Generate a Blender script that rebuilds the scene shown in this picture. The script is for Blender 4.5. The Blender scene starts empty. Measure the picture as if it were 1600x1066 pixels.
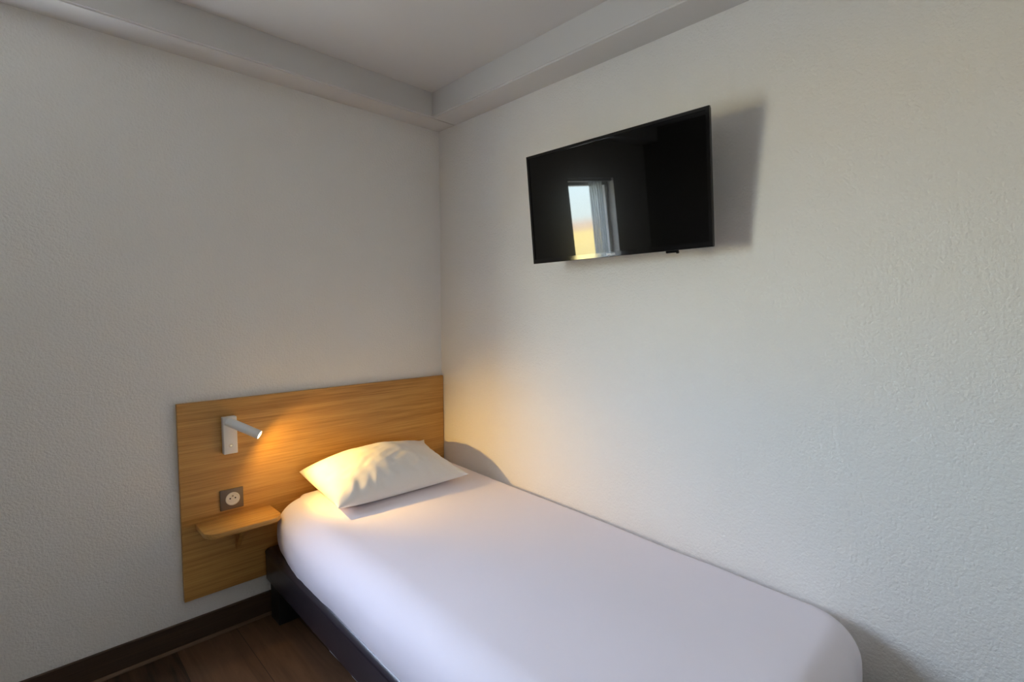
import bpy, bmesh, math, random
from mathutils import Vector, Matrix, noise

random.seed(4)
S = bpy.context.scene
COL = S.collection
PI = math.pi

# ------------------------------------------------------------------ camera
cam_d = bpy.data.cameras.new('camera')
cam = bpy.data.objects.new('camera', cam_d)
COL.objects.link(cam)
S.camera = cam
cam_d.sensor_width = 36.0
cam_d.lens = 797.2 / 1600 * 36.0
cam_d.clip_start = 0.02
yaw, pitch, roll = 0.7726, -0.0586, -0.0037
fw = Vector((math.sin(yaw) * math.cos(pitch), math.cos(yaw) * math.cos(pitch), math.sin(pitch)))
rt0 = Vector((math.cos(yaw), -math.sin(yaw), 0))
up0 = rt0.cross(fw)
rt = rt0 * math.cos(roll) + up0 * math.sin(roll)
up = up0 * math.cos(roll) - rt0 * math.sin(roll)
M3 = Matrix((rt, up, -fw)).transposed()
cam.matrix_world = Matrix.Translation((-1.6516, -2.2442, 1.2857)) @ M3.to_4x4()

# ------------------------------------------------------------------ daylight and exposure
S.view_settings.view_transform = 'Standard'
S.view_settings.look = 'None'
S.view_settings.gamma = 1.0
S.view_settings.use_curve_mapping = False
S.view_settings.exposure = 0.27

WORLD_STRENGTH = 27.0
W = bpy.data.worlds.new('daylight')
S.world = W
W.use_nodes = True
wn, wl = W.node_tree.nodes, W.node_tree.links
wn.clear()
w_out = wn.new('ShaderNodeOutputWorld')
w_bg = wn.new('ShaderNodeBackground')
w_bg.inputs['Strength'].default_value = WORLD_STRENGTH
w_tc = wn.new('ShaderNodeTexCoord')
w_sep = wn.new('ShaderNodeSeparateXYZ')
w_map = wn.new('ShaderNodeMapRange')
w_map.inputs['From Min'].default_value = -1
w_map.inputs['From Max'].default_value = 1
w_ramp = wn.new('ShaderNodeValToRGB')
el = w_ramp.color_ramp.elements
SKY = ((0.0, (0.55, 0.58, 0.55)),           # paved yard below the window
       (0.42, (0.70, 0.72, 0.66)),
       (0.462, (1.45, 1.25, 0.58)),         # dry yellow field
       (0.492, (1.70, 1.42, 0.62)),
       (0.497, (1.30, 1.00, 0.72)),         # hazy line of houses
       (0.502, (1.25, 1.08, 0.90)),
       (0.506, (1.18, 1.38, 1.36)),         # pale sky at the horizon
       (0.56, (1.24, 1.62, 1.80)),
       (0.70, (1.15, 1.40, 1.85)),
       (1.0, (0.85, 1.00, 1.65)))
el[0].position, el[0].color = SKY[0][0], (*SKY[0][1], 1)
el[1].position, el[1].color = SKY[-1][0], (*SKY[-1][1], 1)
for p, c in SKY[1:-1]:
    e = el.new(p)
    e.color = (*c, 1)
wl.new(w_tc.outputs['Generated'], w_sep.inputs[0])
wl.new(w_sep.outputs['Z'], w_map.inputs['Value'])
wl.new(w_map.outputs[0], w_ramp.inputs[0])
wl.new(w_ramp.outputs[0], w_bg.inputs['Color'])
wl.new(w_bg.outputs[0], w_out.inputs[0])

# the window opening in the head wall, just outside the frame on the left
WX0, WX1, WZ0, WZ1 = -2.46, -1.76, 0.90, 1.945
pl = bpy.data.lights.new('window_portal', 'AREA')
pl.shape = 'RECTANGLE'
pl.size = WX1 - WX0
pl.size_y = WZ1 - WZ0
pl.cycles.is_portal = True
po = bpy.data.objects.new('window_portal', pl)
COL.objects.link(po)
po.location = ((WX0 + WX1) / 2, 0.14, (WZ0 + WZ1) / 2)
po.rotation_euler = (math.radians(-90), 0, 0)


S.cycles.max_bounces = 9
S.cycles.diffuse_bounces = 7
S.cycles.glossy_bounces = 3
S.cycles.transparent_max_bounces = 10


# ------------------------------------------------------------------ material helpers
class NT:
    def __init__(self, name):
        self.m = bpy.data.materials.new(name)
        self.m.use_nodes = True
        self.t = self.m.node_tree
        self.b = self.t.nodes['Principled BSDF']
        self.out = self.t.nodes['Material Output']

    def n(self, typ, **kw):
        nd = self.t.nodes.new(typ)
        for k, v in kw.items():
            if hasattr(nd, k):
                setattr(nd, k, v)
            else:
                nd.inputs[k.replace('_', ' ')].default_value = v
        return nd

    def l(self, a, b):
        self.t.links.new(a, b)

    def coords(self, scale=(1, 1, 1)):
        tc = self.n('ShaderNodeTexCoord')
        mp = self.n('ShaderNodeMapping')
        mp.inputs['Scale'].default_value = scale
        self.l(tc.outputs['Object'], mp.inputs[0])
        return mp.outputs[0]

    def bump(self, h, strength, dist):
        b = self.n('ShaderNodeBump')
        b.inputs['Strength'].default_value = strength
        b.inputs['Distance'].default_value = dist
        self.l(h, b.inputs['Height'])
        self.l(b.outputs[0], self.b.inputs['Normal'])
        return b


def plain(name, col, rough=0.5, spec=0.5, metal=0.0, coat=0.0):
    t = NT(name)
    t.b.inputs['Base Color'].default_value = (*col, 1)
    t.b.inputs['Roughness'].default_value = rough
    t.b.inputs['Specular IOR Level'].default_value = spec
    t.b.inputs['Metallic'].default_value = metal
    t.b.inputs['Coat Weight'].default_value = coat
    # a whisper of micro texture so that nothing is a dead flat colour
    nz = t.n('ShaderNodeTexNoise', Scale=420.0, Detail=2.0)
    t.l(t.coords(), nz.inputs['Vector'])
    t.bump(nz.outputs['Fac'], 0.04, 0.0006)
    return t.m


def plaster(name, col, strength, dist):
    t = NT(name)
    v = t.coords()
    n1 = t.n('ShaderNodeTexNoise', Scale=150.0, Detail=2.0, Roughness=0.55)
    t.l(v, n1.inputs['Vector'])
    n2 = t.n('ShaderNodeTexVoronoi', Scale=95.0)
    t.l(v, n2.inputs['Vector'])
    mx = t.n('ShaderNodeMath')
    mx.operation = 'SUBTRACT'
    t.l(n1.outputs['Fac'], mx.inputs[0])
    mu = t.n('ShaderNodeMath')
    mu.operation = 'MULTIPLY'
    mu.inputs[1].default_value = 0.45
    t.l(n2.outputs['Distance'], mu.inputs[0])
    t.l(mu.outputs[0], mx.inputs[1])
    n3 = t.n('ShaderNodeTexNoise', Scale=1.7, Detail=3.0)
    t.l(v, n3.inputs['Vector'])
    rp = t.n('ShaderNodeValToRGB')
    rp.color_ramp.elements[0].position = 0.3
    rp.color_ramp.elements[1].position = 0.7
    rp.color_ramp.elements[0].color = (*[c * 0.975 for c in col], 1)
    rp.color_ramp.elements[1].color = (*col, 1)
    t.l(n3.outputs['Fac'], rp.inputs[0])
    t.l(rp.outputs[0], t.b.inputs['Base Color'])
    t.b.inputs['Roughness'].default_value = 0.75
    t.b.inputs['Specular IOR Level'].default_value = 0.25
    t.bump(mx.outputs[0], strength, dist)
    return t.m


def oak(name, c1, c2, c3, rough=0.42):
    """Oak laminate, grain running along x."""
    t = NT(name)
    v = t.coords((1.6, 40.0, 46.0))
    n1 = t.n('ShaderNodeTexNoise', Scale=1.0, Detail=6.0, Roughness=0.62, Distortion=0.25)
    t.l(v, n1.inputs['Vector'])
    v2 = t.coords((5.0, 260.0, 300.0))
    n2 = t.n('ShaderNodeTexNoise', Scale=1.0, Detail=3.0, Roughness=0.6)
    t.l(v2, n2.inputs['Vector'])
    v3 = t.coords((0.7, 6.0, 9.0))
    n3 = t.n('ShaderNodeTexNoise', Scale=1.0, Detail=3.0)
    t.l(v3, n3.inputs['Vector'])
    rp = t.n('ShaderNodeValToRGB')
    rp.color_ramp.elements[0].position = 0.36
    rp.color_ramp.elements[0].color = (*c1, 1)
    rp.color_ramp.elements[1].position = 0.64
    rp.color_ramp.elements[1].color = (*c3, 1)
    e = rp.color_ramp.elements.new(0.5)
    e.color = (*c2, 1)
    a = t.n('ShaderNodeMath')
    a.operation = 'MULTIPLY_ADD'
    a.inputs[1].default_value = 0.35
    t.l(n2.outputs['Fac'], a.inputs[0])
    b = t.n('ShaderNodeMath')
    b.operation = 'MULTIPLY'
    b.inputs[1].default_value = 0.40
    t.l(n1.outputs['Fac'], b.inputs[0])
    t.l(b.outputs[0], a.inputs[2])
    c = t.n('ShaderNodeMath')
    c.operation = 'MULTIPLY_ADD'
    c.inputs[1].default_value = 0.25
    t.l(n3.outputs['Fac'], c.inputs[0])
    t.l(a.outputs[0], c.inputs[2])
    t.l(c.outputs[0], rp.inputs[0])
    t.l(rp.outputs[0], t.b.inputs['Base Color'])
    t.b.inputs['Roughness'].default_value = rough
    t.b.inputs['Specular IOR Level'].default_value = 0.4
    t.bump(n2.outputs['Fac'], 0.10, 0.0008)
    return t.m


def planks(name):
    """Dark brown wood-look boards 0.2 m wide running along y."""
    t = NT(name)
    tc = t.n('ShaderNodeTexCoord')
    mp = t.n('ShaderNodeMapping')
    mp.inputs['Rotation'].default_value = (0, 0, PI / 2)
    mp.inputs['Location'].default_value = (0.0, 0.018, 0)
    t.l(tc.outputs['Object'], mp.inputs[0])
    br = t.n('ShaderNodeTexBrick')
    br.offset = 0.37
    br.inputs['Color1'].default_value = (0.0, 0.0, 0.0, 1)
    br.inputs['Color2'].default_value = (1, 1, 1, 1)
    br.inputs['Mortar'].default_value = (0.5, 0.5, 0.5, 1)
    br.inputs['Scale'].default_value = 1.0
    br.inputs['Mortar Size'].default_value = 0.0012
    br.inputs['Brick Width'].default_value = 1.25
    br.inputs['Row Height'].default_value = 0.208
    t.l(mp.outputs[0], br.inputs['Vector'])
    v = t.coords((26.0, 2.2, 20.0))
    n1 = t.n('ShaderNodeTexNoise', Scale=1.0, Detail=7.0, Roughness=0.65, Distortion=0.7)
    t.l(v, n1.inputs['Vector'])
    ad = t.n('ShaderNodeMath')
    ad.operation = 'MULTIPLY_ADD'
    ad.inputs[1].default_value = 0.30
    t.l(br.outputs['Color'], ad.inputs[0])
    sb = t.n('ShaderNodeMath')
    sb.operation = 'MULTIPLY'
    sb.inputs[1].default_value = 0.80
    t.l(n1.outputs['Fac'], sb.inputs[0])
    t.l(sb.outputs[0], ad.inputs[2])
    rp = t.n('ShaderNodeValToRGB')
    rp.color_ramp.elements[0].position = 0.25
    rp.color_ramp.elements[0].color = (0.016, 0.008, 0.004, 1)
    rp.color_ramp.elements[1].position = 0.80
    rp.color_ramp.elements[1].color = (0.150, 0.078, 0.040, 1)
    t.l(ad.outputs[0], rp.inputs[0])
    dk = t.n('ShaderNodeMixRGB')
    dk.inputs['Color2'].default_value = (0.02, 0.011, 0.007, 1)
    t.l(br.outputs['Fac'], dk.inputs['Fac'])
    t.l(rp.outputs[0], dk.inputs['Color1'])
    t.l(dk.outputs[0], t.b.inputs['Base Color'])
    t.b.inputs['Roughness'].default_value = 0.45
    t.b.inputs['Specular IOR Level'].default_value = 0.35
    t.bump(n1.outputs['Fac'], 0.12, 0.001)
    return t.m


def cloth(name, col, scale=900.0, strength=0.06):
    t = NT(name)
    v = t.coords()
    n1 = t.n('ShaderNodeTexNoise', Scale=scale, Detail=2.0)
    t.l(v, n1.inputs['Vector'])
    n2 = t.n('ShaderNodeTexNoise', Scale=14.0, Detail=4.0, Roughness=0.55)
    t.l(v, n2.inputs['Vector'])
    a = t.n('ShaderNodeMath')
    a.operation = 'MULTIPLY_ADD'
    a.inputs[1].default_value = 0.10
    t.l(n1.outputs['Fac'], a.inputs[0])
    t.l(n2.outputs['Fac'], a.inputs[2])
    t.b.inputs['Base Color'].default_value = (*col, 1)
    t.b.inputs['Roughness'].default_value = 0.85
    t.b.inputs['Specular IOR Level'].default_value = 0.2
    t.b.inputs['Sheen Weight'].default_value = 0.15
    t.bump(a.outputs[0], strength, 0.006)
    return t.m


def leatherette(name):
    t = NT(name)
    v = t.coords()
    n1 = t.n('ShaderNodeTexVoronoi', Scale=600.0)
    t.l(v, n1.inputs['Vector'])
    t.b.inputs['Base Color'].default_value = (0.028, 0.023, 0.030, 1)
    t.b.inputs['Roughness'].default_value = 0.33
    t.b.inputs['Specular IOR Level'].default_value = 0.55
    t.bump(n1.outputs['Distance'], 0.12, 0.0006)
    return t.m


def tv_panel(name):
    """Black LCD surface: clear coat over a softly hazy black."""
    t = NT(name)
    t.b.inputs['Base Color'].default_value = (0.0012, 0.0012, 0.0014, 1)
    t.b.inputs['Roughness'].default_value = 0.22
    t.b.inputs['Specular IOR Level'].default_value = 0.028
    t.b.inputs['Coat Weight'].default_value = 0.46
    t.b.inputs['Coat Roughness'].default_value = 0.022
    t.b.inputs['Coat IOR'].default_value = 1.5
    return t.m


def pane_glass(name):
    t = NT(name)
    tr = t.n('ShaderNodeBsdfTransparent')
    gl = t.n('ShaderNodeBsdfGlossy')
    gl.inputs['Roughness'].default_value = 0.0
    mx = t.n('ShaderNodeMixShader')
    mx.inputs[0].default_value = 0.05
    t.l(tr.outputs[0], mx.inputs[1])
    t.l(gl.outputs[0], mx.inputs[2])
    t.l(mx.outputs[0], t.out.inputs[0])
    return t.m


def sheer(name, col, open_):
    t = NT(name)
    df = t.n('ShaderNodeBsdfDiffuse')
    df.inputs['Color'].default_value = (*col, 1)
    tl = t.n('ShaderNodeBsdfTranslucent')
    tl.inputs['Color'].default_value = (*col, 1)
    tr = t.n('ShaderNodeBsdfTransparent')
    m1 = t.n('ShaderNodeMixShader')
    m1.inputs[0].default_value = 0.55
    m2 = t.n('ShaderNodeMixShader')
    m2.inputs[0].default_value = open_
    t.l(df.outputs[0], m1.inputs[1])
    t.l(tl.outputs[0], m1.inputs[2])
    t.l(m1.outputs[0], m2.inputs[1])
    t.l(tr.outputs[0], m2.inputs[2])
    t.l(m2.outputs[0], t.out.inputs[0])
    return t.m


def glow(name, col, strength):
    t = NT(name)
    e = t.n('ShaderNodeEmission')
    e.inputs['Color'].default_value = (*col, 1)
    e.inputs['Strength'].default_value = strength
    t.l(e.outputs[0], t.out.inputs[0])
    return t.m


M = dict(
    wall=plaster('wall_plaster', (0.86, 0.84, 0.815), 0.62, 0.0036),
    accent=plaster('taupe_plaster', (0.10, 0.085, 0.075), 0.4, 0.003),
    ceil=plaster('ceiling_plaster', (0.67, 0.655, 0.645), 0.12, 0.002),
    oak=oak('oak_laminate', (0.34, 0.155, 0.036), (0.55, 0.29, 0.078), (0.68, 0.395, 0.12)),
    floor=planks('dark_wood_floor'),
    base=oak('dark_brown_baseboard', (0.040, 0.022, 0.014), (0.060, 0.033, 0.020), (0.085, 0.048, 0.028), 0.5),
    strip=oak('brown_floor_strip', (0.10, 0.055, 0.030), (0.14, 0.080, 0.045), (0.18, 0.105, 0.06), 0.45),
    linen=cloth('white_bed_linen', (0.90, 0.84, 0.905)),
    pillow=cloth('white_pillow_cotton', (0.87, 0.86, 0.86), 900, 0.10),
    mattress=cloth('mattress_ticking', (0.25, 0.22, 0.24)),
    leather=leatherette('dark_leatherette'),
    black=plain('black_plastic_leg', (0.010, 0.010, 0.011), 0.5),
    white=plain('white_lacquered_metal', (0.80, 0.80, 0.80), 0.35),
    whiteplastic=plain('white_plastic', (0.75, 0.73, 0.68), 0.35),
    taupe=plain('taupe_plastic', (0.165, 0.125, 0.095), 0.45),
    hole=plain('dark_hole', (0.012, 0.010, 0.009), 0.7),
    steel=plain('steel_pin', (0.30, 0.26, 0.20), 0.35, 0.5, 1.0),
    tv=plain('black_gloss_plastic', (0.006, 0.006, 0.007), 0.06, 0.36),
    tvback=plain('black_matte_plastic', (0.012, 0.012, 0.013), 0.5),
    screen=tv_panel('television_panel'),
    logo=plain('silver_white_print', (0.85, 0.85, 0.86), 0.35),
    frame=plain('white_window_frame', (0.80, 0.80, 0.80), 0.4),
    glass=pane_glass('window_glass'),
    sheer=sheer('sheer_grey_curtain', (0.70, 0.76, 0.78), 0.30),
    lens=glow('lamp_lens', (1.0, 0.90, 0.72), 6.0),
    lining=plain('white_lining', (0.80, 0.79, 0.78), 0.8),
    rail=plain('curtain_rail_metal', (0.62, 0.62, 0.62), 0.4),
    dot=glow('switch_light', (1.0, 0.92, 0.6), 0.9),
)


# ------------------------------------------------------------------ object helpers
def empty(name, loc, label, cat, group=None):
    o = bpy.data.objects.new(name, None)
    o.empty_display_size = 0.05
    COL.objects.link(o)
    o.location = loc
    tag(o, label, cat, group)
    return o


def tag(o, label, cat, group=None):
    o['label'] = label
    o['category'] = cat
    if group:
        o['group'] = group
    return o


def mesh(name, bm, mat, parent=None, smooth=False, origin=None, label=None, keep_loc=False):
    """Links a bmesh given in world coordinates as one object; under a parent the mesh is stored relative to the thing's base."""
    off = Vector((0, 0, 0))
    if parent is not None:
        p, off = parent, Vector((0, 0, 0))
        while p is not None:
            off += p.location
            p = p.parent
    elif origin is not None:
        off = Vector(origin)
    bmesh.ops.translate(bm, verts=bm.verts, vec=-off)
    bmesh.ops.recalc_face_normals(bm, faces=bm.faces)
    me = bpy.data.meshes.new(name)
    bm.to_mesh(me)
    bm.free()
    me.materials.append(mat)
    if smooth:
        for f in me.polygons:
            f.use_smooth = True
    o = bpy.data.objects.new(name, me)
    COL.objects.link(o)
    if parent is not None:
        o.parent = parent
    elif origin is not None:
        o.location = off
    if label:
        o['label'] = label
    return o


def struct(name, bm, mat, **kw):
    o = mesh(name, bm, mat, **kw)
    o['kind'] = 'structure'
    return o


def box(bm, x0, x1, y0, y1, z0, z1, bevel=0.0, seg=2, edges=None):
    vs = [bm.verts.new((x, y, z)) for x in (x0, x1) for y in (y0, y1) for z in (z0, z1)]
    F = [(0, 1, 3, 2), (4, 6, 7, 5), (0, 4, 5, 1), (2, 3, 7, 6), (0, 2, 6, 4), (1, 5, 7, 3)]
    fs = [bm.faces.new([vs[i] for i in f]) for f in F]
    bmesh.ops.recalc_face_normals(bm, faces=fs)
    if bevel:
        es = list({e for f in fs for e in f.edges})
        bmesh.ops.bevel(bm, geom=es, offset=bevel, segments=seg, profile=0.5, affect='EDGES')
    return vs


def cyl(bm, p0, p1, r0, r1=None, n=32, cap0=True, cap1=True, bevel=0.0):
    """Tube of rings between two points; bevel rounds both rims."""
    r1 = r0 if r1 is None else r1
    p0, p1 = Vector(p0), Vector(p1)
    d = (p1 - p0).normalized()
    a = d.orthogonal().normalized()
    b = d.cross(a)
    L = (p1 - p0).length
    prof = [(0, r0), (L, r1)]
    if bevel:
        prof = [(0, r0 - bevel), (bevel * 0.3, r0 - bevel * 0.3), (bevel, r0), (L - bevel, r1), (L - bevel * 0.3, r1 - bevel * 0.3), (L, r1 - bevel)]
    rings = []
    for h, r in prof:
        rings.append([bm.verts.new(p0 + d * h + (a * math.cos(2 * PI * i / n) + b * math.sin(2 * PI * i / n)) * r) for i in range(n)])
    for A, B in zip(rings[:-1], rings[1:]):
        for i in range(n):
            bm.faces.new((A[i], A[(i + 1) % n], B[(i + 1) % n], B[i]))
    if cap0:
        bm.faces.new(list(reversed(rings[0])))
    if cap1:
        bm.faces.new(rings[-1])
    return rings


def lathe(bm, c, axis, prof, n=40, close=True):
    """prof: (radius, height along axis) pairs."""
    d = Vector(axis).normalized()
    a = d.orthogonal().normalized()
    b = d.cross(a)
    c = Vector(c)
    rings = []
    for r, h in prof:
        if r < 1e-6:
            rings.append([bm.verts.new(c + d * h)])
        else:
            rings.append([bm.verts.new(c + d * h + (a * math.cos(2 * PI * i / n) + b * math.sin(2 * PI * i / n)) * r) for i in range(n)])
    for A, B in zip(rings[:-1], rings[1:]):
        for i in range(n):
            j = (i + 1) % n
            if len(A) == 1:
                bm.faces.new((A[0], B[j], B[i]))
            elif len(B) == 1:
                bm.faces.new((A[i], A[j], B[0]))
            else:
                bm.faces.new((A[i], A[j], B[j], B[i]))


def prism(bm, pts, vec, bevel=0.0, seg=2):
    """Extrudes a polygon of 3-D points along vec."""
    vec = Vector(vec)
    A = [bm.verts.new(Vector(p)) for p in pts]
    B = [bm.verts.new(Vector(p) + vec) for p in pts]
    n = len(pts)
    fs = [bm.faces.new(A), bm.faces.new(list(reversed(B)))]
    for i in range(n):
        fs.append(bm.faces.new((A[i], B[i], B[(i + 1) % n], A[(i + 1) % n])))
    bmesh.ops.recalc_face_normals(bm, faces=fs)
    if bevel:
        es = list({e for f in fs[:2] for e in f.edges})
        bmesh.ops.bevel(bm, geom=es, offset=bevel, segments=seg, profile=0.5, affect='EDGES')


def BM():
    return bmesh.new()


def smooth_by_angle(o, deg=35):
    me = o.data
    for p in me.polygons:
        p.use_smooth = True
    b = bmesh.new()
    b.from_mesh(me)
    lim = math.radians(deg)
    for e in b.edges:
        if len(e.link_faces) == 2 and e.calc_face_angle(0) > lim:
            e.smooth = False
    b.to_mesh(me)
    b.free()
    return o


# ------------------------------------------------------------------ the room
RX, RY = -3.10, -3.60        # far left wall, wall behind the camera
ZC = 2.3525                  # ceiling
ZS = 2.2318                  # underside of the dropped border
SW = 0.142                   # its width
TH = 0.16

bm = BM(); box(bm, RX - TH, TH, RY - TH, TH, -0.12, 0.0)
struct('floor', bm, M['floor'])
bm = BM(); box(bm, RX - TH, TH, RY - TH, TH, ZC, ZC + 0.12)
struct('ceiling', bm, M['ceil'])
bm = BM(); box(bm, 0.0, TH, RY - TH, TH, 0.0, ZC)
struct('wall_right', bm, M['wall'])
bm = BM(); box(bm, RX - TH, RX, RY - TH, TH, 0.0, ZC)
struct('wall_left', bm, M['accent'])
bm = BM(); box(bm, RX, 0.0, RY - TH, RY, 0.0, ZC)
struct('wall_back', bm, M['wall'])
bm = BM()
# head wall with the window opening (one welded mesh)
xs = [RX, WX0, WX1, 0.0]
zs = [0.0, WZ0, WZ1, ZC]
for y in (0.0, TH):
    vv = [[bm.verts.new((x, y, z)) for z in zs] for x in xs]
    for i in range(3):
        for j in range(3):
            if i == 1 and j == 1:
                continue
            bm.faces.new((vv[i][j], vv[i + 1][j], vv[i + 1][j + 1], vv[i][j + 1]))
    if y == 0.0:
        v0 = vv
for (i, j), (k, l) in (((1, 1), (2, 1)), ((2, 1), (2, 2)), ((2, 2), (1, 2)), ((1, 2), (1, 1))):
    bm.faces.new((v0[i][j], v0[k][l], vv[k][l], vv[i][j]))
for a, b in (((0, 0), (3, 0)), ((3, 0), (3, 3)), ((3, 3), (0, 3)), ((0, 3), (0, 0))):
    bm.faces.new((v0[a[0]][a[1]], v0[b[0]][b[1]], vv[b[0]][b[1]], vv[a[0]][a[1]]))
struct('wall_head', bm, M['wall'])

# dropped plaster border under the ceiling
bm = BM(); box(bm, RX, 0.0, -SW, 0.0, ZS, ZC, 0.0)
bmesh.ops.bevel(bm, geom=[e for e in bm.edges if all(abs(v.co.y + SW) < 1e-4 and abs(v.co.z - ZS) < 1e-4 for v in e.verts)], offset=0.006, segments=3, affect='EDGES')
struct('trim_1', bm, M['ceil'])
bm = BM(); box(bm, -SW, 0.0, RY, -SW, ZS, ZC, 0.0)
bmesh.ops.bevel(bm, geom=[e for e in bm.edges if all(abs(v.co.x + SW) < 1e-4 and abs(v.co.z - ZS) < 1e-4 for v in e.verts)], offset=0.006, segments=3, affect='EDGES')
struct('trim_2', bm, M['ceil'])

# baseboards with a rounded floor strip
BH, BT = 0.098, 0.012
bm = BM(); box(bm, RX, 0.0, -BT, 0.0, 0.0, BH, 0.002)
struct('baseboard_head', bm, M['base'])
bm = BM(); box(bm, -BT, 0.0, RY, -BT, 0.0, BH, 0.002)
struct('baseboard_right', bm, M['base'])
bm = BM(); box(bm, RX, RX + BT, RY, -BT, 0.0, BH, 0.002)
struct('baseboard_left', bm, M['base'])
bm = BM(); box(bm, RX + BT, -BT, RY, RY + BT, 0.0, BH, 0.002)
struct('baseboard_back', bm, M['base'])
bm = BM()
prism(bm, [(RX + BT, -BT, 0.0)] + [(RX + BT, -BT - 0.010 * math.cos(a), 0.010 * math.sin(a)) for a in [i * PI / 12 for i in range(7)]], (-RX - 2 * BT, 0, 0))
struct('trim_3', bm, M['strip'])

# window with its frame and two panes
wy = 0.09
wr = bpy.data.objects.new('window_1', None)
COL.objects.link(wr)
wr.location = ((WX0 + WX1) / 2, wy, WZ0)
wr['kind'] = 'structure'
fwid = 0.045
bm = BM()
for a in ((WX0, WX1, WZ0, WZ0 + fwid), (WX0, WX1, WZ1 - fwid, WZ1), (WX0, WX0 + fwid, WZ0 + fwid, WZ1 - fwid), (WX1 - fwid, WX1, WZ0 + fwid, WZ1 - fwid)):
    box(bm, a[0], a[1], wy - 0.03, wy + 0.03, a[2], a[3], 0.003)
fo = mesh('window_frame', bm, M['frame'], wr)
bm = BM(); box(bm, WX0 + fwid, WX1 - fwid, wy - 0.004, wy + 0.004, WZ0 + fwid, WZ1 - fwid)
mesh('window_pane', bm, M['glass'], wr)
# sheer curtain drawn over the far half of the window, hung inside the reveal
cz1 = WZ1 - 0.022
cr = empty('sheer_curtain', (-2.19, 0.025, cz1), 'sheer grey curtain drawn across half of the bright window seen mirrored in the screen', 'curtain')
bm = BM()
cx0, cx1, cz0 = -2.31, -2.10, WZ0 + 0.01
nx, nz = 100, 24
g = []
for i in range(nx + 1):
    u = i / nx
    col = []
    for j in range(nz + 1):
        w = j / nz
        ph = u * 2 * PI * 6 + 0.5 * math.sin(u * 7)
        amp = 0.014 * (0.75 + 0.35 * (1 - w))
        col.append(bm.verts.new((cx0 + (cx1 - cx0) * u, 0.025 + amp * math.sin(ph), cz0 + (cz1 - cz0) * w)))
    g.append(col)
for i in range(nx):
    for j in range(nz):
        bm.faces.new((g[i][j], g[i + 1][j], g[i + 1][j + 1], g[i][j + 1]))
mesh('curtain_cloth', bm, M['sheer'], cr, smooth=True)
bm = BM()
box(bm, WX0 + 0.002, WX1 - 0.002, 0.012, 0.038, cz1, WZ1 - 0.001, 0.002)
mesh('curtain_rail', bm, M['rail'], cr)

# ------------------------------------------------------------------ headboard
HX0, HX1, HZ0, HZ1, HT = -1.2323, -0.004, 0.1775, 0.9412, 0.020
bm = BM(); box(bm, HX0, HX1, -HT, -0.0008, HZ0, HZ1, 0.0015, 2)
hb = mesh('headboard', bm, M['oak'], origin=(-0.62, -0.01, HZ0))
tag(hb, 'wide oak wood panel headboard fixed to the wall behind the single bed', 'headboard')

# ------------------------------------------------------------------ bedside shelf
sh = empty('bedside_shelf', (-1.042, -HT, 0.45), 'small oak shelf with rounded front corners on the headboard beside the bed', 'shelf')
sx0, sx1, sy, sz, st, sr = -1.187, -0.912, -0.178, 0.472, 0.019, 0.048
pts = [(sx0, -HT, sz - st), (sx1, -HT, sz - st)]
for k in range(9):
    a = k / 8 * PI / 2
    pts.append((sx1 - sr + sr * math.cos(a), sy + sr - sr * math.sin(a), sz - st))
for k in range(9):
    a = PI / 2 + k / 8 * PI / 2
    pts.append((sx0 + sr + sr * math.cos(a), sy + sr - sr * math.sin(a), sz - st))
bm = BM(); prism(bm, pts, (0, 0, st), 0.0015)
smooth_by_angle(mesh('shelf_board', bm, M['oak'], sh))
bm = BM(); prism(bm, [(-1.050, -HT, sz - st), (-1.050, -0.120, sz - st), (-1.050, -HT, 0.325)], (0.017, 0, 0), 0.001)
mesh('bracket', bm, M['oak'], sh)

# ------------------------------------------------------------------ reading lamp
lx0, lx1, lz0, lz1 = -1.086, -1.036, 0.727, 0.874
lamp = empty('reading_lamp', (-1.061, -HT, 0.80), 'white reading lamp with a swivelling tube head lit on the oak headboard', 'lamp')
bm = BM(); box(bm, lx0, lx1, -HT - 0.028, -HT, lz0, lz1, 0.003, 3)
smooth_by_angle(mesh('wall_plate', bm, M['white'], lamp), 50)
piv = Vector((-1.067, -0.064, 0.8565))
tip = Vector((-0.980, -0.132, 0.8030))
td = (tip - piv).normalized()
back = piv - td * 0.012
bm = BM()
# tube with a recessed lens well at the front
n = 36
rad = 0.0174
L = (tip - back).length
lathe(bm, back, td, [(0, 0), (rad - 0.003, 0), (rad, 0.003), (rad, L - 0.001), (rad - 0.0008, L), (rad - 0.0022, L), (rad - 0.0022, L - 0.006), (0, L - 0.006)], n)
tube = smooth_by_angle(mesh('lamp_head', bm, M['white'], lamp), 40)
bm = BM(); lathe(bm, back + td * (L - 0.0055), td, [(0, 0), (rad - 0.0026, 0), (rad - 0.0030, 0.0018), (rad * 0.5, 0.0035), (0, 0.0040)], n)
lens = mesh('lens', bm, M['lens'], tube, smooth=True, label='glowing warm lens')
bm = BM(); cyl(bm, (piv.x, -HT - 0.026, piv.z), (piv.x, piv.y + 0.004, piv.z), 0.007, n=20)
smooth_by_angle(mesh('pivot', bm, M['white'], lamp))
sc = Vector((-1.060, -HT - 0.028, 0.760))
bm = BM(); lathe(bm, sc, (0, -1, 0), [(0.0085, -0.001), (0.0085, 0.0012), (0.0070, 0.0020), (0.0060, 0.0012), (0, 0.0012)], 28)
sw = smooth_by_angle(mesh('switch_button', bm, M['whiteplastic'], lamp))
bm = BM(); lathe(bm, sc + Vector((0, -0.0012, 0)), (0, -1, 0), [(0.0022, 0), (0.0020, 0.0010), (0, 0.0014)], 16)
mesh('indicator', bm, M['dot'], sw, smooth=True)
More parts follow.
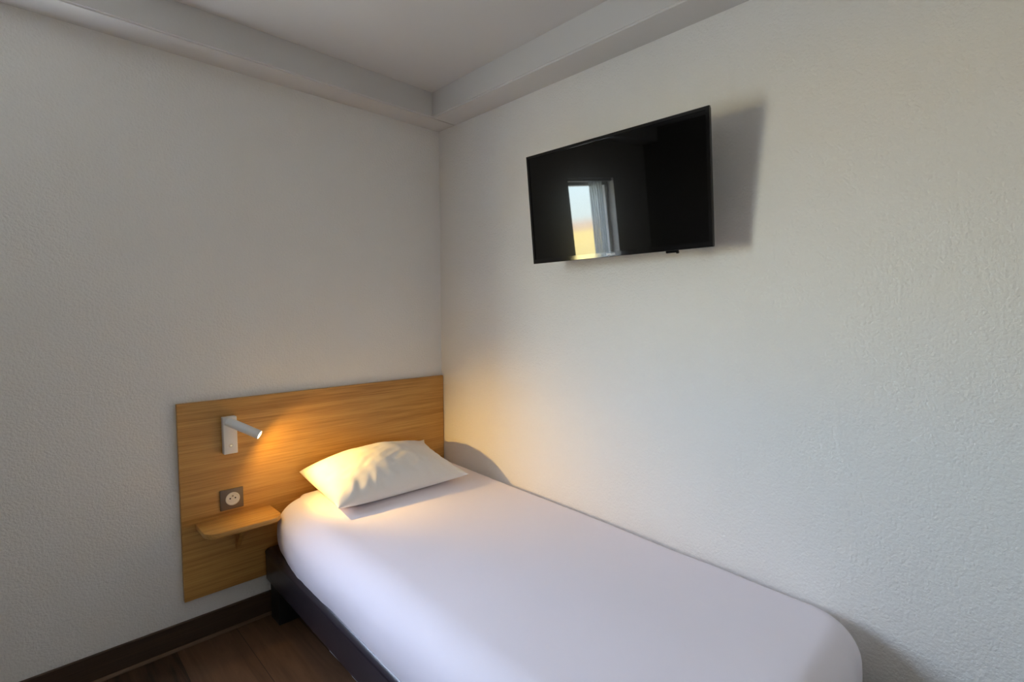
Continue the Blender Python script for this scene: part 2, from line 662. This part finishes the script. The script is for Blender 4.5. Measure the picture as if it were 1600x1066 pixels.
# the LED behind its lens: a bright core and a wide weak spill
for nm, watt, ang, blend, axis in (('lamp_beam', 17.5, 90, 1.0, (0.85, -0.36, -0.38)), ('lamp_spill', 2.1, 168, 0.6, (0.73, -0.12, -0.67))):
    ld = bpy.data.lights.new(nm, 'SPOT')
    ld.energy = watt
    ld.color = (1.0, 0.59, 0.12)
    ld.spot_size = math.radians(ang)
    ld.spot_blend = blend
    ld.shadow_soft_size = 0.009
    lo = bpy.data.objects.new(nm, ld)
    COL.objects.link(lo)
    lo.parent = lamp
    lo.location = tip + td * 0.004 - lamp.location
    lo.rotation_euler = Vector(axis).to_track_quat('-Z', 'Y').to_euler()

# ------------------------------------------------------------------ wall socket
px0, px1, pz0, pz1 = -1.1010, -1.0160, 0.4985, 0.5800
so = empty('wall_socket', (-1.0585, -HT, 0.4985), 'taupe square power socket with a white round outlet above the small shelf', 'socket')
bm = BM(); box(bm, px0, px1, -HT - 0.008, -HT, pz0, pz1, 0.0022, 3)
plate = smooth_by_angle(mesh('faceplate', bm, M['taupe'], so), 50)
c = Vector((-1.0560, -HT - 0.008, 0.5400))
bm = BM(); lathe(bm, c, (0, -1, 0), [(0.0262, -0.002), (0.0262, 0.0012), (0.0245, 0.0022), (0.0212, 0.0018), (0.0200, 0.0010), (0.0195, 0.0005), (0, 0.0005)], 48)
ring = smooth_by_angle(mesh('outlet', bm, M['whiteplastic'], so, label='white round outlet'), 45)
for dx in (-0.0095, 0.0095):
    bm = BM(); lathe(bm, c + Vector((dx, 0.0, 0.002)), (0, -1, 0), [(0.0030, 0), (0.0030, 0.0009), (0, 0.0009)], 18)
    mesh('pin_hole', bm, M['hole'], ring, label='dark pin hole')
bm = BM(); lathe(bm, c + Vector((0, 0.001, 0.0115)), (0, -1, 0), [(0.0026, 0), (0.0026, 0.005), (0.0016, 0.0062), (0, 0.0064)], 18)
smooth_by_angle(mesh('earth_pin', bm, M['steel'], ring))

# ------------------------------------------------------------------ bed
TILT = 0.034                     # the bed stands a touch lower at its foot


def dz(y):
    return TILT * y              # y is negative towards the foot


def sheared(bm, z_from=0.0):
    for v in bm.verts:
        if v.co.z > z_from:
            v.co.z += dz(v.co.y)


bed = empty('single_bed', (-0.48, -1.0, 0.0), 'single bed on a dark leatherette base with black block legs against the right wall', 'bed')
BX0, BX1, BY0, BY1, BZ0, BZ1 = -0.943, -0.03, -1.955, -0.028, 0.170, 0.309
bm = BM(); box(bm, BX0, BX1, BY0, BY1, BZ0, BZ1)
bmesh.ops.bevel(bm, geom=[e for e in bm.edges if all(v.co.z > BZ1 - 1e-4 for v in e.verts)], offset=0.032, segments=6, profile=0.5, affect='EDGES')
vert = [e for e in bm.edges if abs(e.verts[0].co.x - e.verts[1].co.x) < 1e-4 and abs(e.verts[0].co.y - e.verts[1].co.y) < 1e-4 and e.calc_length() > 0.05]
bmesh.ops.bevel(bm, geom=vert, offset=0.014, segments=4, profile=0.5, affect='EDGES')
bmesh.ops.bevel(bm, geom=[e for e in bm.edges if all(v.co.z < BZ0 + 1e-4 for v in e.verts)], offset=0.006, segments=3, profile=0.5, affect='EDGES')
sheared(bm)
smooth_by_angle(mesh('bed_base', bm, M['leather'], bed, label='dark leatherette covered bed base'), 40)
for lx, ly in ((-0.928, -0.040), (-0.118, -0.040), (-0.928, -1.935), (-0.118, -1.935)):
    bm = BM()
    y0, y1 = (ly - 0.090, ly) if ly > -1 else (ly, ly + 0.090)
    box(bm, lx, lx + 0.088, y0, y1, 0.0, BZ0 + dz((y0 + y1) / 2) + 0.002, 0.004)
    mesh('leg', bm, M['black'], bed)
# slivers of the pale underside lining showing along the lower edge
for y0, y1, h in ((-0.49, -0.535, 0.004), (-0.625, -0.70, 0.0055), (-0.785, -0.86, 0.0045)):
    zz = BZ0 + dz((y0 + y1) / 2)
    bm = BM()
    box(bm, BX0 + 0.004, BX0 + 0.05, y1, y0, zz - h + 0.001, zz + 0.002, 0.0008)
    mesh('underside_lining', bm, M['lining'], bed, label='sliver of pale lining along the lower edge')
bm = BM(); box(bm, -0.865, -0.075, -1.87, -0.10, 0.310, 0.455, 0.03, 4)
sheared(bm)
mesh('mattress', bm, M['mattress'], bed, smooth=True)

# ------------------------------------------------------------------ white bed cover
DX0, DX1, DY0, DY1 = -0.944, -0.012, -1.965, -0.031
ZT = 0.507


def fbm(x, y, s, o=0.0):
    return noise.fractal(Vector((x * s + o, y * s - o, o * 0.37)), 1.0, 2.0, 3)


def wr_side(n):
    """Edge radius by outward direction."""
    wl_, wr_, wf, wh = max(0, -n[0]) ** 2, max(0, n[0]) ** 2, max(0, -n[1]) ** 2, max(0, n[1]) ** 2
    r = 0.115 * wl_ + 0.055 * wr_ + 0.085 * wf + 0.055 * wh
    h = 0.105 * wl_ + 0.070 * wr_ + 0.095 * wf + 0.070 * wh
    return r, h


def cover():
    bm = BM()
    ix0, ix1, iy0, iy1 = DX0 + 0.115, DX1 - 0.055, DY0 + 0.085, DY1 - 0.055
    rc = 0.055
    nc, NX, NY = 6, 56, 110

    def side(p0, p1, nrm, na, nb, N, ca, cb):
        """One side of the rounded rectangle from corner mid to corner mid: list of (point, normal)."""
        out = []
        d = Vector((p1[0] - p0[0], p1[1] - p0[1])).normalized()
        nv, av, bv = Vector(nrm), Vector(na), Vector(nb)
        for k in range(nc):
            a = PI / 4 * (1 - k / nc)
            nn = (nv * math.cos(a) + av * math.sin(a)).normalized()
            out.append((Vector(ca) + nn * rc, nn))
        a0, a1 = Vector(ca) + nv * rc, Vector(cb) + nv * rc
        M_ = N - 2 * nc
        for k in range(M_ + 1):
            out.append((a0.lerp(a1, k / M_), nv))
        for k in range(1, nc + 1):
            a = PI / 4 * k / nc
            nn = (nv * math.cos(a) + bv * math.sin(a)).normalized()
            out.append((Vector(cb) + nn * rc, nn))
        return out
    cLL, cRL, cRH, cLH = (ix0 + rc, iy0 + rc), (ix1 - rc, iy0 + rc), (ix1 - rc, iy1 - rc), (ix0 + rc, iy1 - rc)
    F = side(cLL, cRL, (0, -1), (-1, 0), (1, 0), NX, cLL, cRL)
    H = side(cLH, cRH, (0, 1), (-1, 0), (1, 0), NX, cLH, cRH)
    Lf = side(cLL, cLH, (-1, 0), (0, -1), (0, 1), NY, cLL, cLH)
    Rg = side(cRL, cRH, (1, 0), (0, -1), (0, 1), NY, cRL, cRH)

    def top(x, y):
        u = (x - ix0) / (ix1 - ix0) * 2 - 1
        z = ZT + dz(y) + 0.004 * (1 - u * u) + 0.0040 * fbm(x, y * 0.6, 2.2, 3.1) + 0.0014 * fbm(x + y * 0.3, y, 7.0, 9.0)
        # pressed down a little where the pillow lies
        return z
    grid = []
    for i in range(NX + 1):
        u = i / NX
        row = []
        for j in range(NY + 1):
            w = j / NY
            p = (F[i][0] * (1 - w) + H[i][0] * w) + (Lf[j][0] * (1 - u) + Rg[j][0] * u) \
                - (Lf[0][0] * (1 - u) * (1 - w) + Rg[0][0] * u * (1 - w) + Lf[NY][0] * (1 - u) * w + Rg[NY][0] * u * w)
            row.append(bm.verts.new((p.x, p.y, top(p.x, p.y))))
        grid.append(row)
    for i in range(NX):
        for j in range(NY):
            bm.faces.new((grid[i][j], grid[i + 1][j], grid[i + 1][j + 1], grid[i][j + 1]))
    loop = [(grid[i][0], F[i][1]) for i in range(NX)] + [(grid[NX][j], Rg[j][1]) for j in range(NY)] \
        + [(grid[i][NY], H[i][1]) for i in range(NX, 0, -1)] + [(grid[0][j], Lf[j][1]) for j in range(NY, 0, -1)]
    n = len(loop)
    prev = [v for v, _ in loop]
    steps = 9
    base = [v.co.copy() for v in prev]
    cum = [0.0]
    for k in range(1, n):
        cum.append(cum[-1] + (base[k] - base[k - 1]).length)
    for s in range(1, steps + 7):
        cur = []
        for k in range(n):
            nn = loop[k][1]
            r, h = wr_side(nn)
            b = base[k]
            if s <= steps:
                a = PI / 2 * s / steps
                o, z = r * math.sin(a), b.z - h * (1 - math.cos(a))
            else:
                t = (s - steps) / 6
                zb = (0.303 if nn[0] < -0.3 else 0.313) + dz(b.y) + abs(0.004 * fbm(cum[k], 0, 6.0, 5.0) + 0.003 * math.sin(cum[k] * 34 + 2 * math.sin(cum[k] * 9)))
                if nn[0] < -0.5:
                    zb += 0.045 * max(0, 1 + b.y / 0.30) ** 2 if b.y > -0.30 else 0
                zt = b.z - h
                z = zt + (zb - zt) * t
                o = r - 0.011 * t ** 1.6 + 0.003 * math.sin(PI * t)
            wv = 0.0035 * fbm(cum[k], z * 1.5, 5.0, 1.7) * min(1.0, s / steps)
            if abs(nn[0]) > 0.2 or nn[1] < 0:
                o += wv if nn[0] <= 0.5 else -abs(wv)
            # hanging creases at the foot
            if nn[1] < -0.2 and s > 4:
                o += 0.003 * math.sin(cum[k] * 60 + z * 8) * min(1, (s - 4) / 6)
            o -= 0.028 * max(0, 1 + b.y / 0.35) if nn[0] < -0.3 else 0
            cur.append(bm.verts.new((b.x + nn[0] * o, b.y + nn[1] * o, z)))
        for k in range(n):
            j = (k + 1) % n
            bm.faces.new((prev[k], prev[j], cur[j], cur[k]))
        prev = cur
    return bm


cv = mesh('bed_cover', cover(), M['linen'], smooth=True, origin=(-0.47, -1.0, 0.3))
ss = cv.modifiers.new('smooth', 'SUBSURF')
ss.levels = ss.render_levels = 1
tag(cv, 'smooth white cover stretched over the mattress of the single bed', 'bed cover')


# ------------------------------------------------------------------ pillow
def pillow():
    bm = BM()
    NU, NV = 84, 60
    BL, BR = Vector((-0.797, -0.036, 0.592)), Vector((-0.146, -0.036, 0.600))
    FL, FR = Vector((-0.798, -0.412, 0.534)), Vector((-0.165, -0.432, 0.528))
    nrm_ = ((BR - FL).cross(BL - FR)).normalized()
    if nrm_.z < 0:
        nrm_ = -nrm_
    top, bot = [], []
    for i in range(NU + 1):
        ct, cb = [], []
        for j in range(NV + 1):
            u, v = -1 + 2 * i / NU, -1 + 2 * j / NV
            u = math.copysign(abs(u) ** 0.82, u)
            v = math.copysign(abs(v) ** 0.82, v)
            ub = u * (1 - (0.090 + 0.05 * u) * (1 - v * v))
            vb_ = v * (1 - 0.060 * (1 - u * u))
            s_, t_ = (ub + 1) / 2, (vb_ + 1) / 2
            p = (FL * (1 - s_) + FR * s_) * (1 - t_) + (BL * (1 - s_) + BR * s_) * t_
            w_ = (v - 0.22) / (1.22 if v < 0.22 else 0.78)
            f = max(0.0, 1 - u ** 2) ** 0.48 * max(0.0, 1 - w_ ** 2) ** 0.60
            f *= 1.0 - 0.10 * u
            ear = max(0, u) ** 7 * max(0, v) ** 7
            p = p + Vector((0.004, 0, 0.020)) * ear
            edge = min(1.0, 3.5 * f)
            wrk = 0.0050 * fbm(u * 1.2, v, 2.0, 4.2)
            # gathers running in from the seams
            g1 = math.sin(u * 30 + 3 * fbm(u, v, 2.0, 8)) * max(0, -v - 0.15) * 0.0022
            g2 = math.sin((u * 2.6 - v * 3.0) * 9.0 + 5 * fbm(u, v, 1.6, 8)) * max(0, 1 - abs(u + 0.1) * 1.2) * max(0, 1 - abs(v + 0.15) * 1.6) * 0.0009
            g3 = math.sin(v * 22 + 2 * fbm(u, v, 2.0, 3)) * max(0, abs(u) - 0.55) * 0.0035
            ct.append(p + nrm_ * (0.116 * f + (wrk + g1 + g2 + g3) * edge))
            cb.append(p - nrm_ * 0.085 * f)
        top.append(ct)
        bot.append(cb)

    def place(p):
        q = p.copy()
        floor_z = ZT + dz(q.y) + 0.007
        if q.y > -0.027:
            q.y = -0.027
        k = 0.010                       # soft contact with the cover
        d = q.z - floor_z
        q.z = floor_z + (math.sqrt(d * d + k * k) + d) * 0.5
        return q
    vt = [[bm.verts.new(place(p)) for p in r] for r in top]
    vb = []
    for i in range(NU + 1):
        r = []
        for j in range(NV + 1):
            if i in (0, NU) or j in (0, NV):
                r.append(vt[i][j])
            else:
                r.append(bm.verts.new(place(bot[i][j]) - Vector((0, 0, 0.0015))))
        vb.append(r)
    for i in range(NU):
        for j in range(NV):
            bm.faces.new((vt[i][j], vt[i + 1][j], vt[i + 1][j + 1], vt[i][j + 1]))
            try:
                bm.faces.new((vb[i][j], vb[i][j + 1], vb[i + 1][j + 1], vb[i + 1][j]))
            except ValueError:
                pass
    return bm


pw = mesh('pillow', pillow(), M['pillow'], smooth=True, origin=(-0.45, -0.21, 0.5))
ss = pw.modifiers.new('smooth', 'SUBSURF')
ss.levels = ss.render_levels = 1
tag(pw, 'plump white pillow at the head of the bed leaning on the oak headboard', 'pillow')

# ------------------------------------------------------------------ television
TW, THH, TD = 0.7245, 0.4185, 0.030
tc = Vector((-0.137, -1.1767, 1.6868))
tl, sv, ro = math.radians(5.7), math.radians(3.2), math.radians(0.55)
nrm = Vector((-math.cos(sv) * math.cos(tl), -math.sin(sv) * math.cos(tl), -math.sin(tl)))
rv = Vector((math.sin(sv), -math.cos(sv), 0))
uv = rv.cross(nrm).normalized()
if uv.z < 0:
    uv = -uv
rv, uv = rv * math.cos(ro) + uv * math.sin(ro), uv * math.cos(ro) - rv * math.sin(ro)
TVM = Matrix((rv, uv, nrm)).transposed().to_4x4()
TVM.translation = tc


def tvmesh(name, bm, mat, parent, **kw):
    bmesh.ops.transform(bm, matrix=TVM, verts=bm.verts)
    return mesh(name, bm, mat, parent, **kw)


tv = empty('television', tuple(tc), 'black flat screen television mounted high on the right wall above the bed', 'television')
hw, hh = TW / 2, THH / 2
bz, bb = 0.011, 0.017             # bezel widths: sides and top, bottom
bm = BM()
o_ = [(-hw, -hh), (hw, -hh), (hw, hh), (-hw, hh)]
i_ = [(-hw + bz, -hh + bb), (hw - bz, -hh + bb), (hw - bz, hh - bz), (-hw + bz, hh - bz)]
# bezel: outer rim with a small chamfer, face, inner step down to the panel
rings = []
for pts_, z in ((o_, -0.012), (o_, -0.0015), ([(x * 0.9965, y * 0.994) for x, y in o_], 0.0), (i_, 0.0), (i_, -0.003)):
    rings.append([bm.verts.new((x, y, z)) for x, y in pts_])
for A, B in zip(rings[:-1], rings[1:]):
    for k in range(4):
        bm.faces.new((A[k], A[(k + 1) % 4], B[(k + 1) % 4], B[k]))
tvmesh('bezel', bm, M['tv'], tv)
bm = BM()
box(bm, -hw + bz - 0.002, hw - bz + 0.002, -hh + bb - 0.002, hh - bz + 0.002, -0.006, -0.0025)
tvmesh('screen', bm, M['screen'], tv, label='glossy black screen')
bm = BM()
box(bm, -hw + 0.001, hw - 0.001, -hh + 0.001, hh - 0.001, -0.022, -0.008, 0.004, 2)
box(bm, -hw * 0.78, hw * 0.78, -hh * 0.86, hh * 0.60, -0.045, -0.020, 0.010, 3)
tvmesh('back_housing', bm, M['tvback'], tv)
# sensor lump under the lower edge
bm = BM()
box(bm, 0.204, 0.246, -hh - 0.0075, -hh + 0.003, -0.016, -0.004, 0.003, 2)
cyl(bm, (0.240, -hh - 0.006, -0.010), (0.247, -hh - 0.006, -0.010), 0.0045, n=14)
tvmesh('sensor', bm, M['tv'], tv)
# maker's name, silver print on the lower bezel
fc = bpy.data.curves.new('maker_name', 'FONT')
fc.body = 'SAMSUNG'
fc.size = 0.0085
fc.align_x = 'CENTER'
fc.align_y = 'CENTER'
fc.extrude = 0.0002
fc.space_character = 1.05
fo_ = bpy.data.objects.new('logo_tmp', fc)
COL.objects.link(fo_)
bpy.context.view_layer.update()
me = bpy.data.meshes.new_from_object(fo_.evaluated_get(bpy.context.evaluated_depsgraph_get()))
COL.objects.unlink(fo_)
bpy.data.objects.remove(fo_)
bm = BM()
bm.from_mesh(me)
w_ = max(v.co.x for v in bm.verts) - min(v.co.x for v in bm.verts)
bmesh.ops.scale(bm, vec=(0.034 / w_, 1.0, 1.0), verts=bm.verts)
bmesh.ops.translate(bm, verts=bm.verts, vec=(0.0, -hh + bb / 2, 0.0004))
bpy.data.meshes.remove(me)
tvmesh('logo', bm, M['logo'], tv, label='silver maker name on the lower frame')
# wall bracket behind
bm = BM()
box(bm, 0 - 0.012, 0.0 - 0.002, tc.y - 0.11, tc.y + 0.11, tc.z - 0.11, tc.z + 0.11, 0.001)
box(bm, -0.10, -0.010, tc.y - 0.05, tc.y - 0.02, tc.z - 0.02, tc.z + 0.02, 0.002)
box(bm, -0.10, -0.010, tc.y + 0.02, tc.y + 0.05, tc.z - 0.02, tc.z + 0.02, 0.002)
for v in bm.verts:
    v.co.x += 0.002
mesh('wall_bracket', bm, M['tvback'], tv)
